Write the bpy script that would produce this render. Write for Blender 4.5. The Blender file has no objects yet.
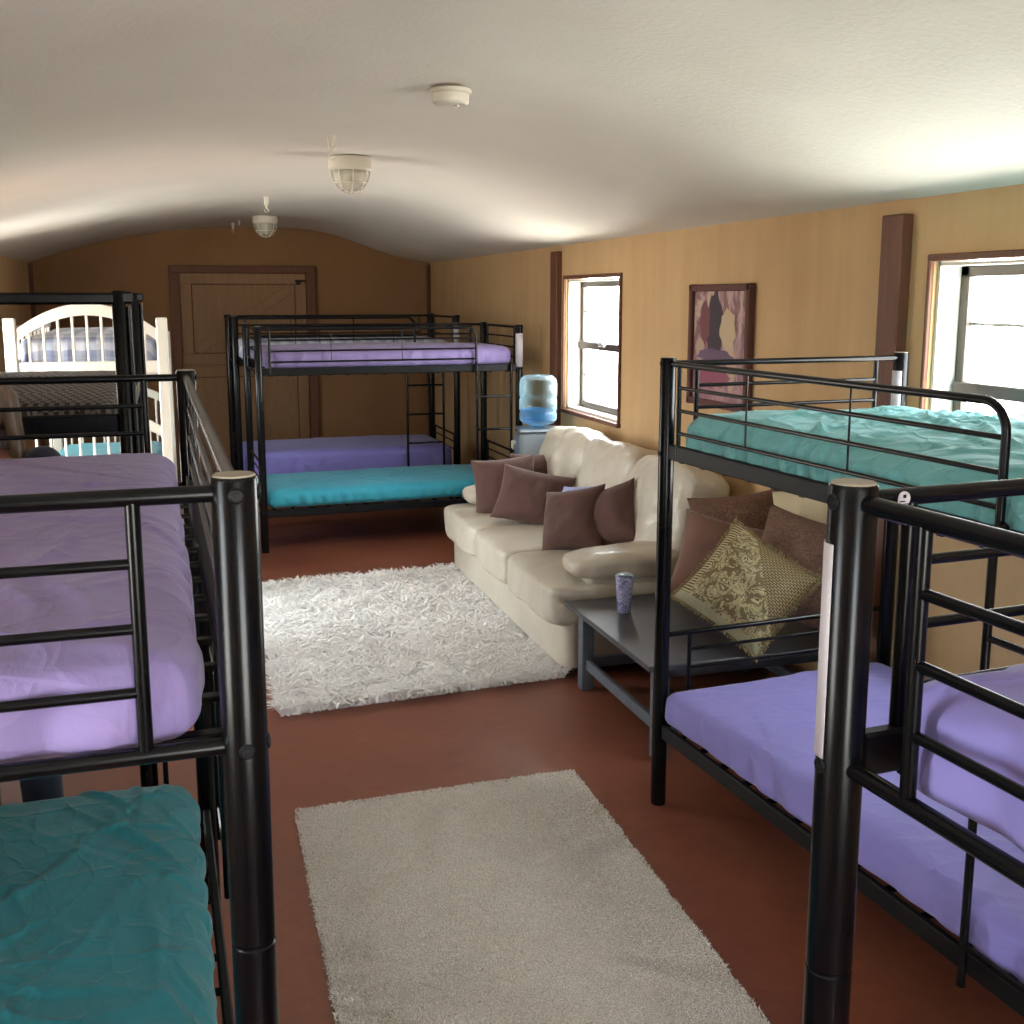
import bpy, math, random
import numpy as np
from mathutils import Vector, Matrix, noise
random.seed(7); RNG = np.random.default_rng(7)
PI = math.pi
SC = bpy.context.scene
COL = SC.collection

# ------------------------------------------------------------------ mesh builder
class MB:
    def __init__(s): s.v = []; s.f = []
    def add(s, vs, fs):
        n = len(s.v); s.v += [tuple(p) for p in vs]; s.f += [tuple(i+n for i in f) for f in fs]; return s
    def box(s, c, d, rot=None, bev=0.0):
        hx, hy, hz = d[0]/2, d[1]/2, d[2]/2
        R = Matrix.Rotation(rot[1], 3, rot[0]) if rot else None
        if bev <= 0:
            vs = [(sx*hx, sy*hy, sz*hz) for sx in (-1, 1) for sy in (-1, 1) for sz in (-1, 1)]
            fs = [(0,1,3,2),(4,6,7,5),(0,4,5,1),(2,3,7,6),(0,2,6,4),(1,5,7,3)]
        else:
            b = min(bev, hx*.9, hy*.9, hz*.9)
            vs = []; idx = {}
            for sx in (-1, 1):
                for sy in (-1, 1):
                    for sz in (-1, 1):
                        for ax in range(3):
                            p = [sx*(hx-b), sy*(hy-b), sz*(hz-b)]
                            p[ax] = (sx*hx, sy*hy, sz*hz)[ax]
                            idx[(sx, sy, sz, ax)] = len(vs); vs.append(tuple(p))
            fs = []
            for ax in range(3):
                o = [a for a in range(3) if a != ax]
                for sg in (-1, 1):
                    q = []
                    for (a, b2) in ((-1,-1),(1,-1),(1,1),(-1,1)):
                        k = [0,0,0]; k[ax] = sg; k[o[0]] = a; k[o[1]] = b2
                        q.append(idx[(k[0],k[1],k[2],ax)])
                    fs.append(tuple(q))
            for ax in range(3):
                o = [a for a in range(3) if a != ax]
                for a in (-1, 1):
                    for b2 in (-1, 1):
                        k1 = [0,0,0]; k1[o[0]] = a; k1[o[1]] = b2; k2 = list(k1); k1[ax] = -1; k2[ax] = 1
                        fs.append((idx[(*k1,o[0])], idx[(*k2,o[0])], idx[(*k2,o[1])], idx[(*k1,o[1])]))
            for sx in (-1,1):
                for sy in (-1,1):
                    for sz in (-1,1): fs.append(tuple(idx[(sx,sy,sz,a)] for a in range(3)))
        out = []
        for p in vs:
            p = Vector(p)
            if R: p = R @ p
            out.append(p + Vector(c))
        return s.add(out, fs)
    def tube(s, pts, r, n=12, cap=True):
        pts = [Vector(p) for p in pts]
        rs = r if isinstance(r, (list, tuple)) else [r]*len(pts)
        T = []
        for i in range(len(pts)):
            a = pts[max(0, i-1)]; b = pts[min(len(pts)-1, i+1)]; T.append((b-a).normalized())
        ref = Vector((0,0,1)) if abs(T[0].z) < .9 else Vector((1,0,0))
        u = T[0].cross(ref).normalized(); vs = []; fs = []
        for i, p in enumerate(pts):
            u = (u - T[i]*u.dot(T[i])).normalized(); w = T[i].cross(u)
            for k in range(n):
                a = 2*PI*k/n; vs.append(p + (u*math.cos(a) + w*math.sin(a))*rs[i])
        for i in range(len(pts)-1):
            for k in range(n):
                k2 = (k+1) % n; fs.append((i*n+k, i*n+k2, (i+1)*n+k2, (i+1)*n+k))
        if cap:
            fs.append(tuple(reversed(range(n)))); fs.append(tuple((len(pts)-1)*n+k for k in range(n)))
        return s.add(vs, fs)
    def lathe(s, prof, c=(0,0,0), n=32, ax=None):
        vs = []; fs = []; m = len(prof)
        for k in range(n):
            a = 2*PI*k/n
            for (r, z) in prof:
                p = Vector((max(r,1e-4)*math.cos(a), max(r,1e-4)*math.sin(a), z))
                if ax: p = ax @ p
                vs.append(p + Vector(c))
        for k in range(n):
            k2 = (k+1) % n
            for j in range(m-1): fs.append((k*m+j, k2*m+j, k2*m+j+1, k*m+j+1))
        return s.add(vs, fs)
    def ball(s, c, r, n=16, R=None):
        r = r if isinstance(r, (tuple, list)) else (r, r, r); vs = []; fs = []; m = n//2
        for i in range(m+1):
            t = PI*i/m
            for k in range(n):
                a = 2*PI*k/n
                p = Vector((r[0]*math.sin(t)*math.cos(a), r[1]*math.sin(t)*math.sin(a), r[2]*math.cos(t)))
                if R: p = R @ p
                vs.append(p + Vector(c))
        for i in range(m):
            for k in range(n):
                k2 = (k+1) % n; fs.append((i*n+k, (i+1)*n+k, (i+1)*n+k2, i*n+k2))
        return s.add(vs, fs)
    def limb(s, a, b, ra, rb, n=14):
        a = Vector(a); b = Vector(b)
        s.tube([a, b], [ra, rb], n); s.ball(a, ra, n); s.ball(b, rb, n); return s
    def build(s, name, m, parent=None, smooth=35, loc=None, rz=0):
        me = bpy.data.meshes.new(name); me.from_pydata(s.v, [], s.f); me.validate(); me.update()
        if m: me.materials.append(m)
        if smooth: me.shade_smooth(); me.set_sharp_from_angle(angle=math.radians(smooth))
        o = bpy.data.objects.new(name, me); COL.objects.link(o)
        if parent: o.parent = parent
        if loc: o.location = loc
        if rz: o.rotation_euler = (0, 0, rz)
        return o

def clean(o, dist=1e-5):
    import bmesh
    bm = bmesh.new(); bm.from_mesh(o.data); bmesh.ops.remove_doubles(bm, verts=bm.verts, dist=dist)
    bmesh.ops.recalc_face_normals(bm, faces=bm.faces); bm.to_mesh(o.data); bm.free(); return o

def tag(o, label=None, cat=None, group=None, kind=None):
    if label: o['label'] = label
    if cat: o['category'] = cat
    if group: o['group'] = group
    if kind: o['kind'] = kind
    return o
def empty(name, loc, rz=0, label=None, cat=None, group=None, rot=None):
    o = bpy.data.objects.new(name, None); COL.objects.link(o); o.location = loc
    o.rotation_euler = rot if rot else (0, 0, rz); o.empty_display_size = .1
    return tag(o, label, cat, group)

# ------------------------------------------------------------------ materials
def lin(h):
    h = h.lstrip('#'); c = [int(h[i:i+2], 16)/255 for i in (0, 2, 4)]
    return tuple((x/12.92 if x <= .04045 else ((x+.055)/1.055)**2.4) for x in c) + (1,)
class NT:
    def __init__(s, name):
        s.m = bpy.data.materials.new(name); s.m.use_nodes = True; s.t = s.m.node_tree
        s.b = s.t.nodes['Principled BSDF']; s.out = s.t.nodes['Material Output']
        s.tc = s.n('ShaderNodeTexCoord')
    def n(s, t, **k):
        x = s.t.nodes.new(t)
        for a, b in k.items(): setattr(x, a, b)
        return x
    def l(s, a, b): s.t.links.new(a, b)
    def noise(s, scale, detail=4, rough=.5, sc=None, dist=0):
        t = s.n('ShaderNodeTexNoise'); t.inputs['Scale'].default_value = scale; t.inputs['Detail'].default_value = detail
        t.inputs['Roughness'].default_value = rough; t.inputs['Distortion'].default_value = dist
        if sc:
            mp = s.n('ShaderNodeMapping'); mp.inputs['Scale'].default_value = sc
            s.l(s.tc.outputs['Object'], mp.inputs['Vector']); s.l(mp.outputs[0], t.inputs['Vector'])
        else: s.l(s.tc.outputs['Object'], t.inputs['Vector'])
        return t.outputs['Fac']
    def ramp(s, fac, stops, interp='LINEAR'):
        r = s.n('ShaderNodeValToRGB'); r.color_ramp.interpolation = interp
        e = r.color_ramp.elements
        while len(e) < len(stops): e.new(.5)
        for i, (p, c) in enumerate(stops): e[i].position = p; e[i].color = lin(c) if isinstance(c, str) else c
        s.l(fac, r.inputs[0]); return r.outputs[0]
    def mix(s, fac, a, b, mode='MIX'):
        m = s.n('ShaderNodeMix', data_type='RGBA', blend_type=mode)
        for i, x in ((0, fac), (6, a), (7, b)):
            if hasattr(x, 'links'): s.l(x, m.inputs[i])
            else: m.inputs[i].default_value = lin(x) if isinstance(x, str) else x
        return m.outputs[2]
    def bump(s, h, strength=.3, dist=.01, chain=None):
        b = s.n('ShaderNodeBump'); b.inputs['Strength'].default_value = strength; b.inputs['Distance'].default_value = dist
        s.l(h, b.inputs['Height'])
        if chain: s.l(chain, b.inputs['Normal'])
        s.l(b.outputs[0], s.b.inputs['Normal']); return b.outputs[0]
    def set(s, **k):
        for a, v in k.items():
            a = a.replace('_', ' ')
            if hasattr(v, 'links'): s.l(v, s.b.inputs[a])
            else: s.b.inputs[a].default_value = lin(v) if isinstance(v, str) else v
        return s
def simple(name, col, rough=.5, metal=0, **k):
    n = NT(name); n.set(Base_Color=col, Roughness=rough, Metallic=metal, **k); return n.m
def cloth(name, a, b, rough=.8, sheen=.15, fine=900, bumpy=.25, crease=0.0):
    n = NT(name); f = n.noise(2.2, 4, .6); n.set(Base_Color=n.ramp(f, [(.3, a), (.7, b)]), Roughness=rough)
    n.b.inputs['Sheen Weight'].default_value = sheen; n.b.inputs['Sheen Roughness'].default_value = .4
    c = n.bump(n.noise(fine, 2), bumpy, .0006)
    if crease:
        c = n.bump(n.noise(4, 5, .55, (1, 1.6, 1), 1.0), crease, .03, c)
        for sc_, st_, mp_ in ((3.6, crease*.95, (1, .5, 1)), (7.5, crease*.6, (.6, 1, 1))):
            nz = n.n('ShaderNodeTexNoise'); nz.inputs['Scale'].default_value = sc_*.6; nz.inputs['Detail'].default_value = 3; n.l(n.tc.outputs['Object'], nz.inputs['Vector'])
            ma = n.n('ShaderNodeVectorMath', operation='MULTIPLY_ADD'); n.l(nz.outputs['Color'], ma.inputs[0]); ma.inputs[1].default_value = (.16, .16, .16); n.l(n.tc.outputs['Object'], ma.inputs[2])
            mm = n.n('ShaderNodeMapping'); mm.inputs['Scale'].default_value = mp_; mm.inputs['Rotation'].default_value = (0, 0, .5*sc_); n.l(ma.outputs[0], mm.inputs[0])
            vo = n.n('ShaderNodeTexVoronoi', feature='DISTANCE_TO_EDGE'); vo.inputs['Scale'].default_value = sc_; n.l(mm.outputs[0], vo.inputs['Vector'])
            c = n.bump(n.ramp(vo.outputs['Distance'], [(0, (1,1,1,1)), (.05, (.35,.35,.35,1)), (.16, (.1,.1,.1,1)), (.5, (0,0,0,1))]), st_, .012, c)
    return n.m
M = {}
n = NT('black_metal'); f = n.noise(40, 3); n.set(Base_Color='#06070a', Roughness=.25, Specular_IOR_Level=.24)
n.bump(n.noise(500, 2), .04, .0005); M['black'] = n.m
M['matte'] = simple('matte_black_metal', '#08090c', .55, Specular_IOR_Level=.25)
M['cap'] = simple('post_cap_plastic', '#8f8678', .42)
M['sticker'] = simple('white_sticker', '#b9b4b8', .6)
M['screw'] = simple('screw_steel', '#8a8a8c', .3, .9)
M['purple'] = cloth('purple_sheet', '#7f77bd', '#8a83c8', crease=.25)
M['mauve'] = cloth('mauve_sheet', '#8272a4', '#8e7fb2', crease=.3)
M['teal'] = cloth('teal_sheet', '#1c707a', '#237c87', crease=.5)
M['aqua'] = cloth('aqua_sheet', '#2f97ad', '#38a4ba', crease=.25)
M['palegreen'] = cloth('pale_teal_sheet', '#68adb2', '#78bbbf', crease=.45)
# leather
n = NT('cream_leather'); f = n.noise(3, 5, .6)
n.set(Base_Color=n.ramp(f, [(.3, '#b5ac9b'), (.7, '#c3bbac')]), Roughness=.42); n.b.inputs['Coat Weight'].default_value = .12
c = n.bump(n.noise(260, 3), .12, .001); n.bump(n.noise(7, 4, .6, (1, 1, 1), 1.5), .35, .02, c); M['leather'] = n.m
M['brown'] = cloth('brown_cotton', '#4e352e', '#5a3e36', .9, .1, crease=.15)
M['suede'] = cloth('brown_suede', '#6b4c41', '#7a584b', .9, .25)
n = NT('brown_chenille'); f = n.noise(55, 5, .7, None, 2); n.set(Base_Color=n.ramp(f, [(.35, '#4d342c'), (.65, '#80604f')]), Roughness=.9)
n.bump(f, .8, .006); M['chenille'] = n.m
M['lavender'] = cloth('blue_lavender_cotton', '#8087b8', '#959cc8', .9)
M['creampillow'] = cloth('cream_cotton', '#b6a788', '#c4b698', .85)
# walls
n = NT('tan_wall'); f = n.noise(2.0, 6, .6); g = n.noise(9, 4, .6, (1, 1, .08))
col = n.ramp(f, [(.25, '#af8e63'), (.75, '#c09f72')]); col = n.mix(.25, col, n.ramp(g, [(.3, '#a38257'), (.7, '#c8a77c')]))
n.set(Base_Color=col, Roughness=.75); n.bump(n.noise(60, 5, .6), .25, .003); M['wall'] = n.m
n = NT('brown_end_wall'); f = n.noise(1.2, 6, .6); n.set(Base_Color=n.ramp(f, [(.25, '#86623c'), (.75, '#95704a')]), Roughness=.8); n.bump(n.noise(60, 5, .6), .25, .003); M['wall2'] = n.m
n = NT('ceiling_plaster'); f = n.noise(1.2, 6, .6); n.set(Base_Color=n.ramp(f, [(.3, '#cfcac0'), (.7, '#d6d2c9')]), Roughness=.7)
n.bump(n.noise(45, 6, .65), .5, .006); M['ceil'] = n.m
n = NT('stained_concrete'); f = n.noise(1.6, 8, .65, None, .5); g = n.noise(14, 6, .7)
col = n.ramp(f, [(.2, '#6b3a2a'), (.5, '#804936'), (.8, '#955a42')]); col = n.mix(.25, col, n.ramp(g, [(.3, '#5a2b1b'), (.7, '#935a3e')]))
v = n.n('ShaderNodeTexVoronoi'); v.inputs['Scale'].default_value = 9; n.l(n.tc.outputs['Object'], v.inputs['Vector'])
sp = n.ramp(v.outputs['Distance'], [(.0, (1,1,1,1)), (.035, (0,0,0,1))]); col = n.mix(sp, col, '#9c6a50')
n.set(Base_Color=col, Roughness=n.ramp(f, [(.2, (.3,.3,.3,1)), (.8, (.48,.48,.48,1))])); n.bump(g, .12, .003); M['floor'] = n.m
def wood(name, a, b, axis=(8, 8, .6), rough=.6):
    n = NT(name); f = n.noise(5, 6, .6, axis, 1.0); n.set(Base_Color=n.ramp(f, [(.3, a), (.7, b)]), Roughness=rough); n.bump(f, .15, .003); return n.m
M['trim'] = wood('brown_timber', '#52301f', '#6a4029'); M['trimh'] = wood('brown_timber_level', '#52301f', '#6a4029', (.6, .6, 8))
M['frame'] = wood('door_frame_timber', '#5c331b', '#6d4024')
M['door'] = wood('door_boards', '#83623e', '#94714b'); M['dgap'] = simple('door_gap', '#4c3219', .9)
M['sash'] = simple('bronze_sash', '#4b443e', .4, .3); M['reveal'] = simple('white_reveal', '#d9d4c8', .6)
M['grey'] = wood('grey_paint', '#4d535c', '#5c636d', (3, 3, 3), .5); M['greytop'] = wood('dark_grey_paint', '#33353b', '#3f4147', (3, 3, 3), .42)
M['white'] = simple('white_paint', '#dbd6c8', .4); M['whiteplastic'] = simple('ivory_plastic', '#cfcabb', .45)
M['darkhole'] = simple('dark_inside', '#15110d', .9)
M['iron'] = simple('black_iron', '#120f0e', .5, .5)
n = NT('window_glass'); tr = n.n('ShaderNodeBsdfTransparent'); gl = n.n('ShaderNodeBsdfGlossy'); gl.inputs['Roughness'].default_value = .02
mx = n.n('ShaderNodeMixShader'); mx.inputs[0].default_value = .06; n.l(tr.outputs[0], mx.inputs[1]); n.l(gl.outputs[0], mx.inputs[2]); n.l(mx.outputs[0], n.out.inputs[0]); M['glass'] = n.m
n = NT('bottle_plastic'); tr = n.n('ShaderNodeBsdfTransparent'); tr.inputs[0].default_value = (.80, .90, .94, 1)
mx = n.n('ShaderNodeMixShader'); lw = n.n('ShaderNodeLayerWeight'); lw.inputs[0].default_value = .35
n.set(Base_Color='#a9c6cf', Roughness=.08); n.l(lw.outputs['Facing'], mx.inputs[0]); n.l(tr.outputs[0], mx.inputs[1]); n.l(n.b.outputs[0], mx.inputs[2]); n.l(mx.outputs[0], n.out.inputs[0]); M['bottle'] = n.m
n = NT('blue_water'); tr = n.n('ShaderNodeBsdfTransparent'); tr.inputs[0].default_value = (.50, .74, .90, 1)
mx = n.n('ShaderNodeMixShader'); mx.inputs[0].default_value = .25; n.set(Base_Color='#5c9ccc', Roughness=.1)
n.l(tr.outputs[0], mx.inputs[1]); n.l(n.b.outputs[0], mx.inputs[2]); n.l(mx.outputs[0], n.out.inputs[0]); M['water'] = n.m
M['silver'] = simple('silver_plastic', '#8e979e', .3, .35); M['bluegrey'] = simple('blue_grey_plastic', '#6d83a0', .35, .1)
n = NT('lamp_glass'); n.set(Base_Color='#d8d4c4', Roughness=.15); tr = n.n('ShaderNodeBsdfTransparent'); mx = n.n('ShaderNodeMixShader'); mx.inputs[0].default_value = .45
n.l(tr.outputs[0], mx.inputs[1]); n.l(n.b.outputs[0], mx.inputs[2]); n.l(mx.outputs[0], n.out.inputs[0]); M['lampglass'] = n.m
# shag fibres
n = NT('white_shag'); f = n.noise(5, 4); n.set(Base_Color=n.ramp(f, [(.3, '#eceae8'), (.7, '#faf9f7')]), Roughness=.85); M['shag'] = n.m
n = NT('beige_pile'); f = n.noise(260, 2); g = n.noise(3, 5, .6)
n.set(Base_Color=n.mix(.3, n.ramp(f, [(.42, '#b0a79b'), (.58, '#f4efe6')]), n.ramp(g, [(.3, '#dcd3c8'), (.7, '#ebe3d9')])), Roughness=.95); M['pile'] = n.m
# brocade
n = NT('gold_brocade')
mp = n.n('ShaderNodeMapping'); n.l(n.tc.outputs['Object'], mp.inputs[0])
sx = n.n('ShaderNodeSeparateXYZ'); n.l(mp.outputs[0], sx.inputs[0])
def mth(n, op, a, b=0.0):
    m = n.n('ShaderNodeMath', operation=op)
    for i, x in enumerate((a, b)):
        if hasattr(x, 'links'): n.l(x, m.inputs[i])
        else: m.inputs[i].default_value = x
    return m.outputs[0]
wv = n.n('ShaderNodeTexNoise'); wv.inputs['Scale'].default_value = 14; wv.inputs['Detail'].default_value = 2; wv.inputs['Distortion'].default_value = 3
n.l(n.tc.outputs['Object'], wv.inputs[0])
flor = n.ramp(wv.outputs[0], [(.40, '#6a5a3a'), (.47, '#b3a77f'), (.52, '#3f3726'), (.56, '#ada078'), (.66, '#8f8258')], 'CONSTANT')
br = n.n('ShaderNodeTexBrick'); br.inputs['Scale'].default_value = 26; br.inputs['Color1'].default_value = lin('#8d7a4c'); br.inputs['Color2'].default_value = lin('#94835a'); br.inputs['Mortar'].default_value = lin('#3b3222'); br.inputs['Mortar Size'].default_value = .05
n.l(n.tc.outputs['Object'], br.inputs[0])
st = n.ramp(mth(n, 'FRACT', mth(n, 'MULTIPLY', sx.outputs[1], 75)), [(0, '#3c3323'), (.45, '#b3a57a')], 'CONSTANT')
c1 = n.mix(mth(n, 'GREATER_THAN', mth(n, 'ADD', sx.outputs[0], sx.outputs[1]), .1), flor, br.outputs[0])
c1 = n.mix(mth(n, 'LESS_THAN', sx.outputs[0], -.16), c1, st)
c1 = n.mix(mth(n, 'LESS_THAN', sx.outputs[1], -.17), c1, n.ramp(n.noise(300, 1), [(.3, '#8f8a6c'), (.7, '#a7a384')]))
n.set(Base_Color=c1, Roughness=.7); n.bump(wv.outputs[0], .3, .004); M['brocade'] = n.m
M['fringe'] = cloth('gold_fringe', '#6e5c3c', '#a08f64', .9, fine=300, bumpy=.8)
# tumbler marble
n = NT('tumbler_marbling'); f = n.noise(32, 5, .65, None, 2.5); n.set(Base_Color=n.ramp(f, [(.35, '#4a4a7a'), (.48, '#8d8fb8'), (.55, '#c8c4d8'), (.62, '#5b5c8c')]), Roughness=.25); M['tumbler'] = n.m
# plaid
n = NT('blue_plaid'); s_ = n.n('ShaderNodeSeparateXYZ'); n.l(n.tc.outputs['Object'], s_.inputs[0])
a_ = n.ramp(mth(n, 'FRACT', mth(n, 'MULTIPLY', s_.outputs[0], 9)), [(0, '#7d87a6'), (.35, '#c6cad6'), (.8, '#99a1bb')], 'CONSTANT')
b_ = n.ramp(mth(n, 'FRACT', mth(n, 'MULTIPLY', mth(n, 'ADD', s_.outputs[1], s_.outputs[2]), 9)), [(0, '#8a92ae'), (.35, '#d3d6de'), (.8, '#a9b0c6')], 'CONSTANT')
n.set(Base_Color=n.mix(.5, a_, b_), Roughness=.85); M['plaid'] = n.m
n = NT('dark_dotted'); v = n.n('ShaderNodeTexChecker'); v.inputs['Scale'].default_value = 48; v.inputs['Color1'].default_value = lin('#1b1716'); v.inputs['Color2'].default_value = lin('#6b6059')
mp = n.n('ShaderNodeMapping'); mp.inputs['Scale'].default_value = (.34, 1.3, .8); n.l(n.tc.outputs['Object'], mp.inputs[0]); n.l(mp.outputs[0], v.inputs[0]); n.set(Base_Color=v.outputs[0], Roughness=.9); M['dotted'] = n.m
# people
n = NT('skin'); n.set(Base_Color='#b98a74', Roughness=.5); n.b.inputs['Subsurface Weight'].default_value = .08; M['skin'] = n.m
n = NT('hair'); f = n.noise(60, 4, .6, (1, 1, .06)); n.set(Base_Color=n.ramp(f, [(.3, '#35271e'), (.7, '#6f5843')]), Roughness=.45); n.bump(f, .5, .004); M['hair'] = n.m
M['navy'] = cloth('navy_knit', '#1d2233', '#262c40'); M['denim'] = cloth('dark_denim', '#1e2636', '#2a3448'); M['lip'] = simple('lip', '#9a5a54', .4)
M['eyew'] = simple('eye_white', '#cfc9c2', .2); M['iris'] = simple('iris_brown', '#2a1a12', .2); M['shoe'] = simple('shoe_canvas', '#2b2b2e', .8)

# ------------------------------------------------------------------ room
XL, XR, YN, YF = -1.39, 2.72, -1.7, 12.0
TH = .16
PROF = [(-1.39, 2.195), (-1.14, 2.277), (-.76, 2.375), (-.46, 2.449), (-.115, 2.51), (.283, 2.557), (.69, 2.576), (1.0, 2.58), (1.28, 2.575),
        (1.617, 2.526), (1.895, 2.44), (2.185, 2.335), (2.443, 2.265), (2.72, 2.222)]
def ceil_z(x):
    px = [p[0] for p in PROF]; pz = [p[1] for p in PROF]
    # small smoothing
    return float(sum(np.interp(x+d, px, pz) for d in (-.12, -.06, 0, .06, .12))/5) if px[0]+.12 < x < px[-1]-.12 else float(np.interp(x, px, pz))
# floor
tag(MB().box(((XL+XR)/2, (YN+YF)/2, -.05), (XR-XL+2*TH, YF-YN+2*TH, .1)).build('floor', M['floor'], smooth=0), kind='structure')
# ceiling slab
b = MB(); nx, ny = 60, 150; vs = []; fs = []
for j in range(ny+1):
    y = YN-TH + (YF-YN+2*TH)*j/ny
    for i in range(nx+1):
        x = XL-TH + (XR-XL+2*TH)*i/nx
        z = ceil_z(min(max(x, XL), XR)) + (-.28*(XL-x) if x < XL else 0) + (-.2*(x-XR) if x > XR else 0)
        w = min(1, max(0, (x-XL)/.4), ) * min(1, max(0, (XR-x)/.4)) if XL < x < XR else 0
        z += w*.022*(noise.noise(Vector((x*1.1, y*.7, 3.1)))) + w*.006*noise.noise(Vector((x*4, y*3, 1)))
        vs.append((x, y, z))
N0 = len(vs); vs += [(x, y, z+.15) for x, y, z in vs]
for j in range(ny):
    for i in range(nx):
        a = j*(nx+1)+i; q = (a, a+nx+1, a+nx+2, a+1); fs.append(q); fs.append(tuple(reversed([k+N0 for k in q])))
for i in range(nx): fs.append((i, i+1, i+1+N0, i+N0)); a = ny*(nx+1)+i; fs.append((a+1, a, a+N0, a+1+N0))
for j in range(ny):
    a = j*(nx+1); fs.append((a+nx+1, a, a+N0, a+nx+1+N0)); a += nx; fs.append((a, a+nx+1, a+nx+1+N0, a+N0))
b.add(vs, fs); tag(b.build('ceiling', M['ceil'], smooth=60), kind='structure')
# side walls with window openings: (y0, y1, z0, z1)
WR = [(6.5, 7.54, 1.03, 1.985), (2.42, 3.49, 1.03, 1.99)]
WL = [(7.75, 8.8, 1.03, 1.985), (.4, 1.2, 1.03, 1.99)]
DL = (5.66, 6.42, 0.0, 2.05)   # unseen doorway added in the left wall to light the white rug
def side_wall(name, x0, wins, top):
    b = MB(); xc = x0 + (TH/2 if x0 > 0 else -TH/2); ys = sorted(wins); y = YN - TH
    for (a, c, z0, z1) in ys:
        b.box((xc, (y+a)/2, top/2), (TH, a-y, top)); (z0 > 0 and b.box((xc, (a+c)/2, z0/2), (TH, c-a, z0))); b.box((xc, (a+c)/2, (z1+top)/2), (TH, c-a, top-z1)); y = c
    e = YF + TH; b.box((xc, (y+e)/2, top/2), (TH, e-y, top))
    tag(b.build(name, M['wall'], smooth=0), kind='structure')
side_wall('wall_right', XR, WR, 2.27); side_wall('wall_left', XL, WL+[DL], 2.23)
def end_wall(name, y, sgn, hole=None):
    b = MB(); pts = [(XL, 0), (XR, 0)] + [(x, ceil_z(x)+.06) for x in np.linspace(XR, XL, 40)]
    m = len(pts); vs = [(x, y, z) for x, z in pts] + [(x, y+sgn*TH, z) for x, z in pts]
    fs = [tuple(range(m)), tuple(reversed(range(m, 2*m)))] + [(i, (i+1) % m, (i+1) % m + m, i+m) for i in range(m)]
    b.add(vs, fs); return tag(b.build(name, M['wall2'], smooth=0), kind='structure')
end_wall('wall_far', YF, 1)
# near wall (behind the camera) with a glazed opening
b = MB(); y0 = YN-TH/2
b.box(((XL+.1)/2, y0, 1.1), (.1-XL, TH, 2.2)); b.box(((1.4+XR)/2, y0, 1.1), (XR-1.4, TH, 2.2)); b.box(((XL+XR)/2, y0, 2.4), (XR-XL, TH, .42)); b.box((.75, y0, .4), (1.3, TH, .8))
b.box((.75, y0, 2.17), (1.3, TH, .1))
tag(b.build('wall_near', M['wall'], smooth=0), kind='structure')
# windows
def window(idx, x0, y0, y1, z0, z1):
    s = 1 if x0 > 0 else -1; g = .03
    w = MB(); d = TH
    for (c, dd) in (((x0-s*.010, (y0+y1)/2, z1+.004), (.022, y1-y0+.034, .026)), ((x0-s*.016, (y0+y1)/2, z0-.004), (.034, y1-y0+.05, .028)),
                    ((x0-s*.010, y0-.008, (z0+z1)/2), (.02, .018, z1-z0)), ((x0-s*.010, y1+.008, (z0+z1)/2), (.02, .018, z1-z0))):
        w.box(c, dd, bev=.004)
    fr = tag(w.build('window_%d' % idx, M['trim']), kind='structure')
    r = MB(); xm = x0+s*(TH/2+.01); dx = TH-.012
    r.box((xm, (y0+y1)/2, z1-.02), (dx, y1-y0, .012)); r.box((xm, (y0+y1)/2, z0+.015), (dx, y1-y0, .02)); r.box((xm, y0+.01, (z0+z1)/2), (dx, .015, z1-z0)); r.box((xm, y1-.01, (z0+z1)/2), (dx, .015, z1-z0))
    r.build('reveal', M['reveal'], fr)
    sh = MB(); xs = x0+s*(TH-.035); zm = z0+(z1-z0)*.50
    for (c, dd) in (((xs, (y0+y1)/2, z1-.045), (.03, y1-y0-.03, .04)), ((xs, (y0+y1)/2, z0+.045), (.035, y1-y0-.03, .05)), ((xs, y0+.037, zm), (.03, .045, z1-z0-.05)), ((xs, y1-.037, zm), (.03, .045, z1-z0-.05)),
                    ((xs-s*.012, (y0+y1)/2, zm), (.04, y1-y0-.05, .05))):
        sh.box(c, dd, bev=.003)
    sh.build('sash', M['sash'], fr)
    mu = MB()
    for zz in (z0+(z1-z0)*.27, z0+(z1-z0)*.75): mu.box((xs+s*.012, (y0+y1)/2, zz), (.008, y1-y0-.08, .012))
    for k in (1, 2): mu.box((xs+s*.012, y0+(y1-y0)*k/3, zm), (.008, .01, z1-z0-.1))
    mu.build('muntin', M['reveal'], fr)
    la = MB().box((xs-s*.045, (y0+y1)/2, zm+.012), (.03, .10, .018), bev=.005).box((xs-s*.05, (y0+y1)/2+.02, zm+.026), (.012, .04, .012), bev=.003); la.build('latch', M['screw'], fr)
    MB().box((xs+s*.01, (y0+y1)/2, zm), (.004, y1-y0-.06, z1-z0-.08)).build('pane', M['glass'], fr)
    # daylight portal for the sky seen through this opening
    li = bpy.data.lights.new('portal', 'AREA'); li.shape = 'RECTANGLE'; li.size = z1-z0; li.size_y = y1-y0; li.cycles.is_portal = True
    lo = bpy.data.objects.new('daylight_portal', li); COL.objects.link(lo); lo.location = (x0+s*(TH+.02), (y0+y1)/2, (z0+z1)/2)
    lo.rotation_euler = (0, s*PI/2, 0)
b = MB(); y0, y1, z1 = DL[0], DL[1], DL[3]
b.box((XL+.01, y0-.03, z1/2), (.03, .07, z1), bev=.004).box((XL+.01, y1+.03, z1/2), (.03, .07, z1), bev=.004).box((XL+.01, (y0+y1)/2, z1+.035), (.03, y1-y0+.13, .07), bev=.004)
tag(b.build('added_doorway', M['frame']), kind='structure')  # casing of the added out-of-view doorway
li = bpy.data.lights.new('portal', 'AREA'); li.shape = 'RECTANGLE'; li.size = 2.05; li.size_y = y1-y0; li.cycles.is_portal = True
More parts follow.
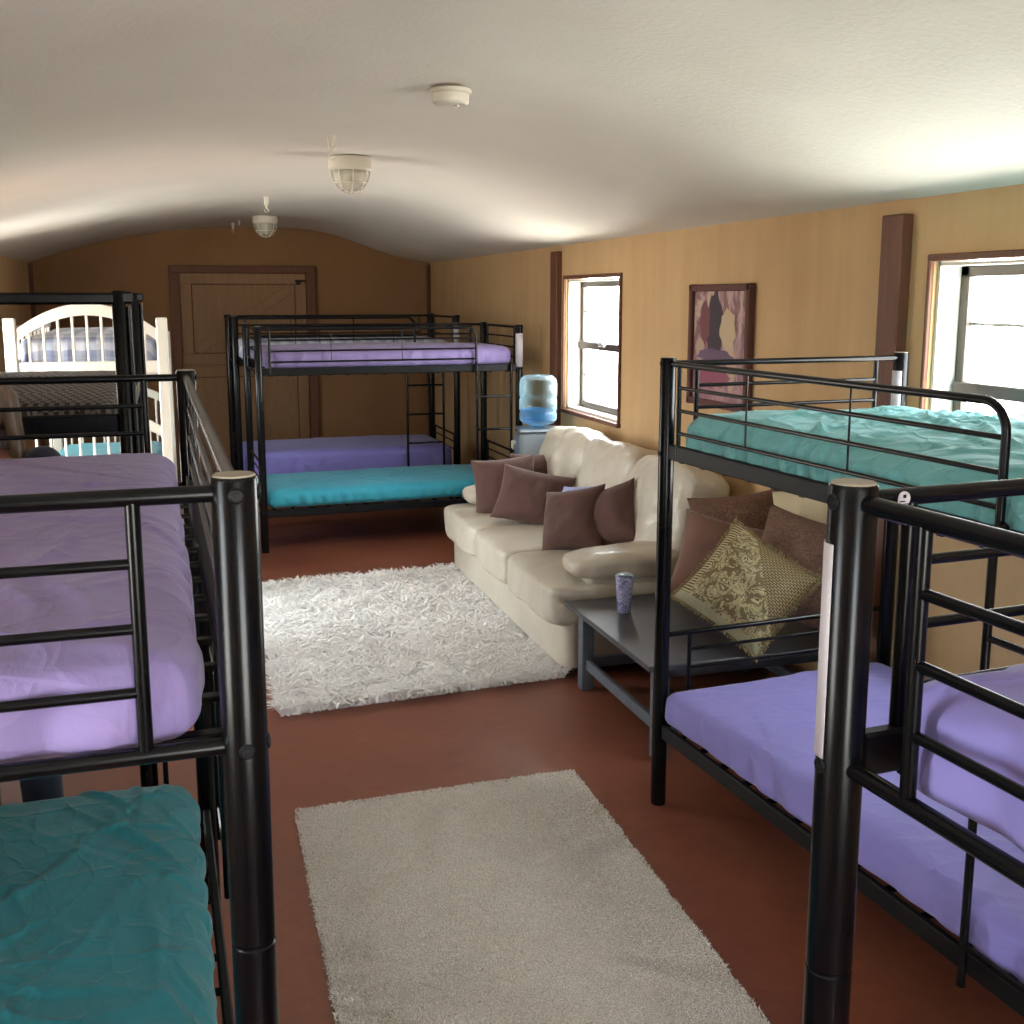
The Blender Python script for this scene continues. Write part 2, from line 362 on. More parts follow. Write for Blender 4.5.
lo = bpy.data.objects.new('daylight_portal', li); COL.objects.link(lo); lo.location = (XL-TH-.02, (y0+y1)/2, 1.025); lo.rotation_euler = (0, -PI/2, 0)
tag(MB().box((XL-TH-1.3, 6.04, -.06), (2.6, 2.6, .1)).build('ground_light_blocker', M['trim'], smooth=0), kind='structure')  # unseen dark slab added outside to keep ground light off the ceiling
k = 1
for w_ in WR: window(k, XR, *w_); k += 1
for w_ in WL: window(k, XL, *w_); k += 1
w = MB(); w.box((.75, YN+.0, .81), (1.36, .06, .05)).box((.75, YN, 2.11), (1.36, .06, .05)).box((.1, YN, 1.46), (.05, .06, 1.3)).box((1.4, YN, 1.46), (.05, .06, 1.3)).box((.75, YN-.1, 1.46), (.04, .04, 1.3))
fr = tag(w.build('window_%d' % k, M['trim']), kind='structure'); MB().box((.75, YN-.1, 1.46), (1.3, .004, 1.3)).build('pane', M['glass'], fr)
li = bpy.data.lights.new('portal', 'AREA'); li.shape = 'RECTANGLE'; li.size = 1.3; li.size_y = 1.3; li.cycles.is_portal = True
lo = bpy.data.objects.new('daylight_portal', li); COL.objects.link(lo); lo.location = (.75, YN-TH-.03, 1.46); lo.rotation_euler = (PI/2, 0, PI)
# timber posts on the walls
tag(MB().box((XR-.022, 7.70, 1.09), (.045, .135, 2.18), bev=.004).build('trim_1', M['trim']), kind='structure')
tag(MB().box((XR-.025, 3.69, 1.082), (.055, .13, 2.165), bev=.005).build('trim_2', M['trim']), kind='structure')
tag(MB().box((XR-.02, YF-.02, 1.1), (.04, .04, 2.2)).build('trim_3', M['trim'], smooth=0), kind='structure')
tag(MB().box((XL+.02, YF-.02, 1.09), (.04, .04, 2.18)).build('trim_4', M['trim'], smooth=0), kind='structure')
# barn door in far wall
b = MB(); yd = YF-.03
b.box((.0, yd, 1.085), (.095, .06, 2.17), bev=.004).box((1.40, yd, 1.085), (.095, .06, 2.17), bev=.004).box((.70, yd, 2.135), (1.50, .065, .075), bev=.004)
fr = tag(b.build('door_1', M['frame']), kind='structure')
def leaf(z0, z1, nm):
    yb = YF-.012; b = MB(); b.box((.70, yb, (z0+z1)/2), (1.30, .02, z1-z0))
    o = b.build(nm, M['door'], fr, smooth=0)
    r = MB(); yr = YF-.030; w = .11; x0, x1 = .055, 1.345
    r.box(((x0+x1)/2, yr, z1-w/2), (x1-x0, .018, w), bev=.003).box(((x0+x1)/2, yr, z0+w/2), (x1-x0, .018, w), bev=.003)
    r.box((x0+w/2, yr, (z0+z1)/2), (w, .018, z1-z0-2*w-.006), bev=.003).box((x1-w/2, yr, (z0+z1)/2), (w, .018, z1-z0-2*w-.006), bev=.003)
    a = Vector((x0+w+.01, z0+w+.02)); c = Vector((x1-w-.01, z1-w-.02)); 
    if nm == 'lower_leaf': a, c = Vector((a.x, c.y)), Vector((c.x, a.y))
    d = c-a; ang = math.atan2(d.y, d.x)
    r.box(((a.x+c.x)/2, yr, (a.y+c.y)/2), (d.length-.07, .016, .10), rot=('Y', -ang), bev=.003)
    r.build('brace_frame', M['door'], o)
    g = MB()
    for xx in (x0+w+.004, x1-w-.004): g.box((xx, YF-.0235, (z0+z1)/2), (.008, .004, z1-z0-2*w))
    for zz in (z1-w-.004, z0+w+.004): g.box(((x0+x1)/2, YF-.0235, zz), (x1-x0-2*w, .004, .008))
    g.build('shadow_gap', M['dgap'], o, smooth=0)
    return o
leaf(1.15, 2.095, 'upper_leaf'); leaf(.04, 1.125, 'lower_leaf')
MB().box((1.30, YF-.045, 2.02), (.13, .012, .02), bev=.003).box((1.27, YF-.045, 2.0), (.05, .014, .04), bev=.003).build('latch', M['iron'], fr)
# baseboards
tag(MB().box((XR-.01, (YN+YF)/2, .05), (.02, YF-YN, .1)).build('baseboard_right', M['trimh'], smooth=0), kind='structure')

# ------------------------------------------------------------------ bunk beds
def R_(a): return math.radians(a)
def bunk(loc, ang, label, L=1.96, W=1.0, H=1.645, guards=(('front', 1.51),), ladder=(1.53, 1.86), ladder_side=0, group='black metal bunk beds', sticker_posts=(), rods=True, pr=.0275):
    root = empty('bunk_bed', loc, R_(ang), label, 'bunk bed', group)
    zt = H-.022; zu = 1.31; zl = .30; inn = .115; ms = (H-.10, H-.178, H-.256)
    corners = [(0,0), (L,0), (L,W), (0,W)]
    for i, (x, y) in enumerate(corners):
        p = MB().lathe([(0,0), (pr*.96,0), (pr,.004), (pr,1.045), (pr-.0015,1.047), (pr-.0015,1.050), (pr,1.052), (pr,H-.006), (pr-.002,H-.002)], (x,y,0), 28)
        po = p.build('post', M['black'], root)
        MB().lathe([(pr-.002,H-.004), (pr-.0035,H), (0,H+.0003)], (x,y,0), 28).build('post_cap', M['cap'], po)
        for zz in (zu, zl, H-.022):
            for (dx, dy) in ((0, -1 if y == 0 else 1), (-1 if x == 0 else 1, 0)):
                ax = Matrix.Rotation(PI/2*(1 if dy < 0 else -1), 3, 'X') if dy else Matrix.Rotation(PI/2*dx, 3, 'Y')
                c = (x+dx*(pr-.001), y+dy*(pr-.001), zz)
                MB().lathe([(.0095,0), (.0095,.0022), (.0080,.0032), (.0072,.0022), (.0045,.0022), (.0040,.0040), (0,.0044)], c, 18, ax).build('bolt', M['matte'], po)
        if i in sticker_posts:
            s = MB(); r2 = pr+.0012; a0, a1 = sticker_posts[i]; vs = []; fs = []; z0, z1 = H-.325, H-.07
            if len(sticker_posts[i]) == 2: pass
            for k in range(17):
                a = a0+(a1-a0)*k/16
                vs += [(x+r2*math.cos(a), y+r2*math.sin(a), z0), (x+r2*math.cos(a), y+r2*math.sin(a), z1)]
            for k in range(16): fs.append((2*k, 2*k+2, 2*k+3, 2*k+1))
            s.add(vs, fs); so = s.build('label_strip', M['sticker'], po); m = so.modifiers.new('t', 'SOLIDIFY'); m.thickness = .0008; m.offset = 1
    # end frames (upper + lower)
    for xe in (0, L):
        f = MB(); f.tube([(xe, pr*.5, zt), (xe, W-pr*.5, zt)], .0105, 16); f.tube([(xe, pr*.5, zu), (xe, W-pr*.5, zu)], .0105, 16)
        for y in (inn, W-inn): f.tube([(xe, y, zu), (xe, y, zt)], .0088, 14)
        for z in ms: f.tube([(xe, inn, z), (xe, W-inn, z)], .0066, 12)
        f.build('upper_end_frame', M['black'], root)
        f = MB(); f.tube([(xe, pr*.5, .645), (xe, W-pr*.5, .645)], .0095, 14); f.tube([(xe, pr*.5, zl), (xe, W-pr*.5, zl)], .0105, 14)
        for y in (inn, W-inn): f.tube([(xe, y, zl), (xe, y, .645)], .008, 12)
        for z in (.58, .51): f.tube([(xe, inn, z), (xe, W-inn, z)], .0062, 10)
        f.build('lower_end_frame', M['black'], root)
    # side rails
    for z in (zu+.008, zl-.013):
        for y in (0, W):
            MB().box((L/2, y+(.004 if y == 0 else -.004), z), (L-2*pr+.01, .022, .054), bev=.004).build('side_rail', M['matte'], root)
    # slats
    for z in (zu-.020, zl-.012):
        s = MB()
        for k in range(14):
            x = .09+(L-.18)*k/13
            s.box((x, W/2, z), (.022, W-.01, .010), bev=.002)
        s.tube([(.03, W/2, z-.012), (L-.03, W/2, z-.012)], .011, 10)
        s.build('slat_base', M['black'], root)
    # guards
    for side, gl in guards:
        y = 0 if side == 'front' else W; f = MB(); x0 = pr*.5
        rc = .07
        full = gl > L-.05
        if full:
            f.tube([(0, y, zt), (L, y, zt)], .0105, 16); xe = L-inn; f.tube([(xe, y, zu), (xe, y, zt)], .0088, 14)
        else:
            pts = [(x0, y, zt)] + [(gl-rc+rc*math.sin(a), y, zt-rc+rc*math.cos(a)) for a in np.linspace(0, PI/2, 9)] + [(gl, y, zu-.01)]
            f.tube(pts, .0105, 16); xe = gl
        f.tube([(inn*.7, y, zu), (inn*.7, y, zt)], .0088, 14)
        for z in ms: f.tube([(inn*.7, y, z), (xe, y, z)], .0066, 12)
        if rods:
            for q in (.27, .62): f.tube([(inn+(xe-inn)*q, y, ms[2]), (inn+(xe-inn)*q, y, zt)], .003, 8)
        f.build('guard_rail', M['black'], root)
    if ladder:
        yl = -.032 if ladder_side == 0 else W+.032; f = MB(); top = zu+.03
        for x in ladder: f.tube([(x, yl+(.03 if ladder_side == 0 else -.03), top+.012), (x, yl, top), (x, yl, .245)], .0105, 12)
        lo = f.build('ladder', M['black'], root)
        for z in (1.10, .85, .60, .35): MB().tube([(ladder[0], yl, z), (ladder[1], yl, z)], .0085, 10).build('rung', M['black'], lo)
    return root

def mattress(rootloc, ang, x0, x1, y0, y1, z0, z1, mat, name, label, cat='mattress', seed=1, amp=.006, ncrease=40, res=.02, skirt=.012, rad=.05, group=None, flute=10, dome=.012):
    rs = np.random.default_rng(seed)
    dx, dy, dz = x1-x0, y1-y0, z1-z0; nx, ny, nz = max(8, int(dx/res)), max(8, int(dy/res)), max(5, int(dz/res*1.3))
    V = {}; vs = []; fs = []
    def vid(i, j, k):
        key = (i, j, k)
        if key not in V: V[key] = len(vs); vs.append((i/nx-.5, j/ny-.5, k/nz-.5))
        return V[key]
    for i in range(nx):
        for j in range(ny):
            fs.append((vid(i,j,nz), vid(i+1,j,nz), vid(i+1,j+1,nz), vid(i,j+1,nz))); fs.append((vid(i,j,0), vid(i,j+1,0), vid(i+1,j+1,0), vid(i+1,j,0)))
    for i in range(nx):
        for k in range(nz):
            fs.append((vid(i,0,k), vid(i+1,0,k), vid(i+1,0,k+1), vid(i,0,k+1))); fs.append((vid(i,ny,k), vid(i,ny,k+1), vid(i+1,ny,k+1), vid(i+1,ny,k)))
    for j in range(ny):
        for k in range(nz):
            fs.append((vid(0,j,k), vid(0,j,k+1), vid(0,j+1,k+1), vid(0,j+1,k))); fs.append((vid(nx,j,k), vid(nx,j+1,k), vid(nx,j+1,k+1), vid(nx,j,k+1)))
    P = np.array(vs)*np.array([dx, dy, dz]); h = np.array([dx, dy, dz])/2
    r = np.array([rad*1.6, rad*1.6, min(rad, dz*.45)]); inner = h-r; C = np.clip(P, -inner, inner); D = (P-C)/r
    ln = np.linalg.norm(D, axis=1, keepdims=True); N = np.where(ln > 1e-6, D/np.maximum(ln, 1e-6), 0)
    big = np.max(np.abs(D), axis=1, keepdims=True)
    P2 = C + N*r*np.minimum(1, np.maximum(big, 0)) ; P2 = np.where(ln > 1e-6, C+N*r, P)
    X, Y, Zt = P2[:,0], P2[:,1], P2[:,2]
    topw = np.clip((Zt/h[2]), 0, 1)**1.5
    wx = X + .02*np.sin(Y*7+seed) + .012*np.sin(Y*19+2*seed); wy = Y + .02*np.sin(X*6+seed*2) + .012*np.sin(X*17)
    H = np.zeros(len(P2))
    for q in range(ncrease):
        cx, cy = rs.uniform(-dx/2, dx/2), rs.uniform(-dy/2, dy/2); a = rs.normal(.6 if rs.random() < .45 else rs.uniform(0, PI), .45); le = rs.uniform(.08, .5); wd = rs.uniform(.003, .012)+res*.35
        t = (wx-cx)*math.cos(a)+(wy-cy)*math.sin(a); d = -(wx-cx)*math.sin(a)+(wy-cy)*math.cos(a)+.25*t*t*rs.uniform(-1,1)
        H += rs.uniform(.3, 1)*np.exp(-(t/le)**2)*(np.exp(-np.abs(d)/wd) - .4*np.exp(-((d-1.8*wd)/(1.6*wd))**2))
    H += .5*np.sin(X*4.1+seed)*np.sin(Y*5.3+seed*1.7)
    edge = dome*(1-(2*X/dx)**4)*(1-(2*Y/dy)**4)
    P2[:,2] += topw*(H*amp+edge)
    # skirt folds on the sides
    sw = np.clip(np.abs(N[:,0])+np.abs(N[:,1]), 0, 1)*(1-np.clip(Zt/h[2]*.8, 0, 1)*.6)*(np.abs(N[:,2]) < .95)
    per = np.where(np.abs(N[:,0]) > np.abs(N[:,1]), Y, X)
    ph = per*flute*3.3+1.5*np.sin(per*7+seed)+Zt*8*np.sin(per*3+seed)
    fold = (np.abs(np.sin(ph))**.7-.5)*skirt + skirt*.6*np.sin(per*41+seed+Zt*20)*.4
    P2[:,0] += N[:,0]*fold*sw; P2[:,1] += N[:,1]*fold*sw
    P2 += np.array([(x0+x1)/2, (y0+y1)/2, (z0+z1)/2])
    b = MB(); b.add(P2.tolist(), fs)
    o = b.build(name, mat, smooth=80, loc=rootloc, rz=R_(ang))
    return tag(o, label, cat, group)

GM = 'sheeted bunk mattresses'
# left near bunk
LN = (.056, 1.30, 0)
bunk(LN, 91.1, 'black metal bunk nearest the camera on the left, round post in front', guards=(('front', 1.94), ('back', 1.94)), ladder=(1.52, 1.86), sticker_posts={}, W=1.0, L=1.95, rods=False)
mattress(LN, 91.1, .01, 1.90, .050, .93, 1.296, 1.425, M['mauve'], 'mattress', 'mauve-purple sheeted upper mattress of the nearest bunk on the left', seed=3, amp=.011, ncrease=36, res=.009, skirt=.014, flute=5, rad=.045, dome=.006, group=GM)
mattress(LN, 91.1, .03, 1.90, .035, .95, .296, .445, M['teal'], 'mattress', 'dark teal wrinkled lower mattress at the bottom left corner', seed=5, amp=.014, ncrease=70, res=.009, flute=6, skirt=.02, rad=.055, group=GM)
# right bunk along the wall
RB = (1.622, 3.447, 0)
bunk(RB, -86, 'black metal bunk along the right wall beneath the near window', sticker_posts={3: (R_(120), R_(330))}, L=1.96)
mattress(RB, -86, .05, 1.93, .019, .96, 1.296, 1.445, M['palegreen'], 'mattress', 'light teal rumpled upper mattress below the right-hand window', seed=8, amp=.016, ncrease=80, res=.011, skirt=.018, group=GM, dome=.03)
mattress(RB, -86, .02, 1.93, -.004, .96, .317, .447, M['purple'], 'mattress', 'violet lower mattress beside the grey corner table', seed=9, amp=.007, ncrease=40, res=.012, flute=5, rad=.035, skirt=.012, group=GM)
# right near bunk, across the room
uu = Vector((math.sin(R_(4)), -math.cos(R_(4)), 0)); vv = Vector((math.cos(R_(4)), math.sin(R_(4)), 0))
p0 = Vector((.722, 1.04, 0)) + uu*1.0
RN = tuple(p0)
rn = bunk(RN, 4, 'black metal bunk at the lower right with thick round post in front', L=1.9, W=1.0, guards=(('front', 1.85), ('back', 1.9)), ladder=(1.2, 1.55), sticker_posts={3: (R_(-10), R_(192))}, rods=False)
s = MB().tube([(.062, 1.0-.0102, 1.623), (.062, 1.0-.0116, 1.623)], .0085, 20).build('round_sticker', M['sticker'], rn)
s['label'] = 'round white safety sticker on the rail'
mk = MB().box((.062, 1.0-.0122, 1.626), (.004, .0006, .004)).box((.059, 1.0-.0122, 1.620), (.008, .0006, .0015)).box((.064, 1.0-.0122, 1.617), (.007, .0006, .001)); mk.build('sticker_print', M['iron'], s, smooth=0)
mattress(RN, 4, .03, 1.85, .05, .955, 1.296, 1.43, M['purple'], 'mattress', 'purple upper mattress at the right edge behind the rails', seed=12, amp=.008, ncrease=30, flute=5, res=.010, skirt=.014, rad=.032, dome=.006, group=GM)
# far bunks
FB = (.545, 7.95, 0)
bunk(FB, 1.6, 'black metal bunk standing crosswise just left of the water dispenser', L=1.965, W=.93, H=1.645, guards=(('front', 1.62), ('back', 1.96)), ladder=(1.615, 1.89), sticker_posts={1: (R_(180), R_(360))})
mattress(FB, 1.6, .04, 1.93, .03, .9, 1.33, 1.475, M['mauve'], 'mattress', 'lilac upper mattress of the front far bunk', seed=15, amp=.006, res=.02, skirt=.012, group=GM)
mattress(FB, 1.6, .02, 1.93, -.005, .9, .317, .447, M['aqua'], 'mattress', 'bright turquoise lower mattress at the far end', seed=16, amp=.007, res=.013, skirt=.012, ncrease=90, group=GM)
FC = (.45, 9.2, 0)
bunk(FC, .5, 'black metal bunk furthest away, behind the crosswise far bunk', L=1.87, W=.95, H=1.70, guards=(('front', 1.5), ('back', 1.86)), ladder=(1.42, 1.74), sticker_posts={1: (R_(180), R_(360))})
mattress(FC, .5, .04, 1.83, .03, .9, 1.33, 1.485, M['plaid'], 'mattress', 'pale bluish upper mattress of the furthest bunk', seed=18, res=.03, group=GM)
mattress(FC, .5, .04, 1.83, .0, .9, .317, .56, M['purple'], 'mattress', 'deep purple lower mattress of the furthest bunk', seed=19, res=.025, group=GM)

# tall black bunk on the left, behind the first
TB = (-.175, 3.78, 0); tr_ = empty('tall_bunk_bed', TB, R_(90.5), 'taller black bunk behind the nearest left bunk, wide top rail', 'bunk bed')
Ht = 1.87; Lt, Wt = 1.9, 1.0
for (x, y) in ((0,0), (Lt,0), (Lt,Wt), (0,Wt)):
    po = MB().lathe([(0,0), (.0225,0), (.0225,Ht-.006), (.019,Ht), (0,Ht)], (x,y,0), 24).build('post', M['black'], tr_)
    MB().tube([(x, y-.029 if y == 0 else y+.029, Ht-.05), (x, y-.029 if y == 0 else y+.029, .05)], .008, 12).build('side_tube', M['black'], po)
    MB().box((x, y-.022 if y == 0 else y+.022, Ht-.022), (.035, .045, .04), bev=.008).build('connector', M['black'], po)
for x in (0, Lt):
    MB().box((x, Wt/2, Ht-.025), (.03, Wt, .038), bev=.008).build('top_rail', M['black'], tr_)
    MB().box((x, Wt/2, 1.435), (.025, Wt-.04, .075), bev=.006).build('upper_end_board', M['black'], tr_)
    MB().box((x, Wt/2, .33), (.025, Wt-.04, .06), bev=.006).build('lower_end_board', M['black'], tr_)
for y in (0, Wt):
    for z in (1.435, .33): MB().box((Lt/2, y, z), (Lt-.04, .022, .06), bev=.005).build('side_rail', M['black'], tr_)
for z in (1.40, .31):
    s = MB()
    for k in range(13): s.box((.08+(Lt-.16)*k/12, Wt/2, z), (.05, Wt-.02, .012))
    s.build('slat_base', M['black'], tr_, smooth=0)
mattress(TB, 90.5, .06, 1.84, .04, .96, 1.41, 1.50, M['dotted'], 'mattress', 'dark mattress with pale dotted weave on the taller black bunk', seed=21, res=.03, amp=.004, rad=.03, group=GM)

# white wooden bunk
WB = (-.475, 6.5, 0); wr = empty('wooden_bunk_bed', WB, R_(0), 'white wooden bunk with arched slatted headboard at the far left', 'bunk bed')
hw = .395
for yy in (0, 2.0):
    for s in (-1, 1): MB().box((s*hw, yy, (1.736 if yy == 0 else 1.60)/2), (.062, .05, 1.736 if yy == 0 else 1.60), bev=.006).build('post', M['white'], wr)
    def arch_board(zlo, zc, rise, th, pan0, pan1, nsl, nm):
        b = MB(); xs = np.linspace(-hw+.02, hw-.02, 33); vs = []; fs = []
        for x in xs:
            q = 1-(x/(hw-.02))**2; zt = zc+rise*q; zb = zt-th
            vs += [(x, yy-.014, zb), (x, yy-.014, zt), (x, yy+.014, zt), (x, yy+.014, zb)]
        for i in range(len(xs)-1):
            a = 4*i
            for k in range(4): fs.append((a+k, a+(k+1) % 4, a+4+(k+1) % 4, a+4+k))
        fs += [(3,2,1,0), tuple(4*(len(xs)-1)+k for k in range(4))]
        b.add(vs, fs)
        ho = b.build(nm, M['white'], wr, smooth=40); MB().box((0, yy, (pan0+pan1)/2), (2*hw-.04, .028, pan1-pan0), bev=.004).build('panel', M['white'], ho)
        for k in range(nsl):
            x = -hw+.02+(2*hw-.04)*(k+1)/(nsl+1); q = 1-(x/(hw-.02))**2; z1 = zc+rise*q-th+.01
            MB().box((x, yy, (pan1+z1)/2), (.014, .016, z1-pan1+.01), bev=.003).build('spindle', M['white'], ho)
    arch_board(1.5, 1.665 if yy == 0 else 1.56, .15 if yy == 0 else .02, .065, 1.425, 1.495, 9, 'upper_headboard')
    arch_board(.6, 1.115, .12, .06, .50, .60, 9, 'lower_headboard')
for s in (-1, 1):
    for z in (1.44, .45): MB().box((s*hw, 1.0, z), (.025, 1.95, .12), bev=.004).build('side_rail', M['white'], wr)
    b = MB(); b.box((s*hw, 1.0, 1.66), (.02, 1.95, .05), bev=.004)
    for k in range(10): b.box((s*hw, .1+.2*k, 1.575), (.014, .03, .16))
    b.build('side_guard', M['white'], wr)
for z in (1.40, .42):
    b = MB()
    for k in range(11): b.box((0, .1+.18*k, z), (2*hw-.02, .07, .015))
    b.build('slat_base', M['white'], wr, smooth=0)
mattress(WB, 0, -.36, .36, .04, 1.94, 1.43, 1.63, M['plaid'], 'mattress', 'pale blue plaid mattress behind the white arched headboard', seed=24, res=.03, group=GM)
mattress(WB, 0, -.36, .36, .04, 1.94, .52, .80, M['teal'], 'mattress', 'teal lower mattress of the white wooden bunk', seed=25, res=.03, group=GM)

# ------------------------------------------------------------------ rugs
def rug(name, label, c, poly, h, npile, mat, wid, lean, base_h):
    # poly: 4 corners (counter-clockwise)
    root = empty(name, (c[0], c[1], 0), 0, label, 'rug'); P4 = [Vector((p[0]-c[0], p[1]-c[1], 0)) for p in poly]
    b = MB(); vs = [tuple(p+Vector((0,0,.001))) for p in P4] + [tuple(p+Vector((0,0,base_h))) for p in P4]
    b.add(vs, [(3,2,1,0), (4,5,6,7)]+[(i, (i+1) % 4, (i+1) % 4+4, i+4) for i in range(4)]); b.build('backing', mat, root, smooth=0)
    s = RNG.random(npile)*1.02-.01; t = RNG.random(npile)*1.02-.01; A = np.array([list(p) for p in P4])
    B = (A[0]*((1-s)*(1-t))[:,None] + A[1]*(s*(1-t))[:,None] + A[2]*(s*t)[:,None] + A[3]*((1-s)*t)[:,None]); B[:,2] = .0012
    ang = RNG.random(npile)*2*PI; wv = np.stack([np.cos(ang), np.sin(ang), np.zeros(npile)], 1)*wid/2*(0.6+.8*RNG.random(npile))[:,None]
    la = 6*np.sin(B[:,0]*5+1.3*np.sin(B[:,1]*4)) + 3*np.sin(B[:,1]*9+B[:,0]*4) + RNG.normal(0, 1.3, npile)
    ld = np.stack([np.cos(la), np.sin(la), np.zeros(npile)], 1); hh = h*(.65+.45*RNG.random(npile))
    lv = lean*(.4+.9*RNG.random(npile)); mid = B+ld*(lv*hh*.35)[:,None]; mid[:,2] += hh*.6; tip = B+ld*(lv*hh*1.1)[:,None]; tip[:,2] += hh*(1-.25*lv)
    V = np.stack([B-wv, B+wv, mid+wv*.85, mid-wv*.85, tip+wv*.3, tip-wv*.3], 1).reshape(-1, 3)
    i0 = np.arange(npile)*6; F = np.concatenate([np.stack([i0, i0+1, i0+2, i0+3], 1), np.stack([i0+3, i0+2, i0+4, i0+5], 1)])
    me = bpy.data.meshes.new('pile'); me.vertices.add(len(V)); me.vertices.foreach_set('co', V.ravel().astype(np.float32))
    me.loops.add(F.size); me.loops.foreach_set('vertex_index', F.ravel().astype(np.int32)); me.polygons.add(len(F))
    me.polygons.foreach_set('loop_start', (np.arange(len(F))*4).astype(np.int32)); me.update(calc_edges=True); me.validate(); me.materials.append(mat)
    o = bpy.data.objects.new('pile', me); COL.objects.link(o); o.parent = root; o['kind'] = 'stuff'
    return root
rug('area_rug', 'beige low-pile rug in the foreground aisle', (.85, 2.7), [(.30, 1.45), (1.345, 1.45), (1.408, 3.775), (.335, 3.755)], .010, 160000, M['pile'], .0046, 1.0, .004)
rug('shag_rug', 'fluffy white shag rug in front of the cream sofa', (1.05, 5.8), [(.375, 4.72), (1.735, 4.83), (1.72, 6.98), (.42, 6.88)], .07, 52000, M['shag'], .013, 1.25, .004)

# ------------------------------------------------------------------ soft shapes
def puff(b, c, d, e=.5, n=28, seed=0, wr=.006, crown=(0,0,0), rot=None):
    """rounded, slightly stuffed block centred at c with size d"""
    vs = []; fs = []; V = {}
    def vid(i, j, k):
        key = (i,j,k)
        if key not in V: V[key] = len(vs); vs.append((2*i/n-1, 2*j/n-1, 2*k/n-1))
        return V[key]
    for i in range(n):
        for j in range(n):
            fs += [(vid(i,j,n), vid(i+1,j,n), vid(i+1,j+1,n), vid(i,j+1,n)), (vid(i,j,0), vid(i,j+1,0), vid(i+1,j+1,0), vid(i+1,j,0)),
                   (vid(i,0,j), vid(i+1,0,j), vid(i+1,0,j+1), vid(i,0,j+1)), (vid(i,n,j), vid(i,n,j+1), vid(i+1,n,j+1), vid(i+1,n,j)),
                   (vid(0,i,j), vid(0,i,j+1), vid(0,i+1,j+1), vid(0,i+1,j)), (vid(n,i,j), vid(n,i+1,j), vid(n,i+1,j+1), vid(n,i,j+1))]
    P = np.array(vs); pw = 2/e
    nr = (np.abs(P)**pw).sum(1)**(1/pw); P = P/nr[:,None]
    P *= np.array(d)/2
    for ax in range(3):
        if crown[ax]:
            o = [a for a in range(3) if a != ax]
            q = (1-(2*P[:,o[0]]/d[o[0]])**2)*(1-(2*P[:,o[1]]/d[o[1]])**2); P[:,ax] += np.sign(P[:,ax])*np.clip(q, 0, 1)*crown[ax]*(np.abs(2*P[:,ax]/d[ax]) > .4)
    out = []
    R = rot.to_3x3() if rot else None
    for p in P:
        v = Vector(p); nrm = v.normalized(); w = v*6+Vector((seed*3.1, seed, 0))
        v = v+nrm*wr*(noise.noise(w)*1.3+.6*noise.noise(w*2.7))
        if R: v = R @ v
        out.append(v+Vector(c))
    return b.add(out, fs)

# sofa: local frame, x along its length (towards the camera end = 0), y = towards the wall
SO = (1.69, 4.80, 0); sr = empty('sofa', SO, 0, 'cream leather three-seat sofa against the right wall', 'sofa')
SL = 2.27
def sofa_part(nm, fn):
    b = MB(); fn(b); return b.build(nm, M['leather'], sr, smooth=70)
sofa_part('base', lambda b: (puff(b, (.47, SL/2, .175), (.86, SL, .28), .09, 40, 1, .004)))
for k in range(3):
    y0_, y1_ = (.0, .80, 1.47, SL)[k], (.80, 1.47, SL)[k]
    sofa_part('seat_cushion', lambda b: puff(b, (.37, (y0_+y1_)/2, .36), (.80, y1_-y0_+.012, .22), .24, 30, 2+k, .008, (.006,0,.014)))
for k in range(3):
    y = .02+.745*k+.37
    ro = Matrix.Rotation(R_(16), 4, 'Y')
    sofa_part('back_cushion', lambda b: puff(b, (.78, y, .70), (.30, .79, .58), .40, 34, 6+k, .022, (.02,0,.0), ro))
sofa_part('back', lambda b: puff(b, (.90, SL/2, .48), (.16, SL-.06, .76), .3, 36, 10, .004))
for y, sd in ((.13, 1), (SL-.13, -1)):
    def arm(b):
        puff(b, (.54, y, .36), (.74, .24, .36), .2, 26, 12, .004)
        puff(b, (.52, y, .535), (.84, .31, .13), .55, 30, 13, .012, (0,0,.012))
    sofa_part('arm', arm)
for x in (.08, .86):
    for y in (.1, SL-.1): MB().box((x, y, .022), (.07, .07, .045), bev=.006).build('foot', M['iron'], sr)

def pillow(name, label, loc, rot, w, h, t, mat, seed=0, n=26, cat='pillow', group=None, parent=None, pinch=.16, wr=.016):
    b = MB(); vs = []; fs = []
    for sgn in (1, -1):
        for i in range(n+1):
            for j in range(n+1):
                u = 2*i/n-1; v = 2*j/n-1
                e = max(0, (1-abs(u)**2.6))**.72*max(0, (1-abs(v)**2.6))**.72
                x = u*w/2*(1-pinch*(1-abs(u*v))*(v*v)*.0-pinch*(1-v*v)*abs(u)**3*-.0-pinch*.5*(1-v*v)*u*u)
                y = v*h/2*(1-pinch*.5*(1-u*u)*v*v)
                q = Vector((x*5+seed, y*5, sgn))
                z = sgn*(t/2*e+wr*e*noise.noise(q*1.3)+wr*.6*e*noise.noise(q*3.1)) + .01*noise.noise(Vector((x*3+seed, y*3, 7)))
                vs.append((x, y, z))
    m = (n+1)**2
    for s in (0, 1):
        for i in range(n):
            for j in range(n):
                a = s*m+i*(n+1)+j; q = (a, a+n+1, a+n+2, a+1); fs.append(q if s == 0 else tuple(reversed(q)))
    b.add(vs, fs); o = b.build(name, mat, parent, smooth=80); clean(o, 1e-4); o.location = loc; o.rotation_euler = rot
    o.data.shade_smooth()
    if label: tag(o, label, cat, group)
    return o
def orient(nrm, roll=0):
    """euler: local z -> nrm, local y roughly up"""
    z = Vector(nrm).normalized(); up = Vector((0,0,1)); x = up.cross(z).normalized(); y = z.cross(x)
    Rm = Matrix((x, y, z)).transposed() @ Matrix.Rotation(roll, 3, 'Z'); return Rm.to_euler()
GP = 'throw pillows on the sofa'
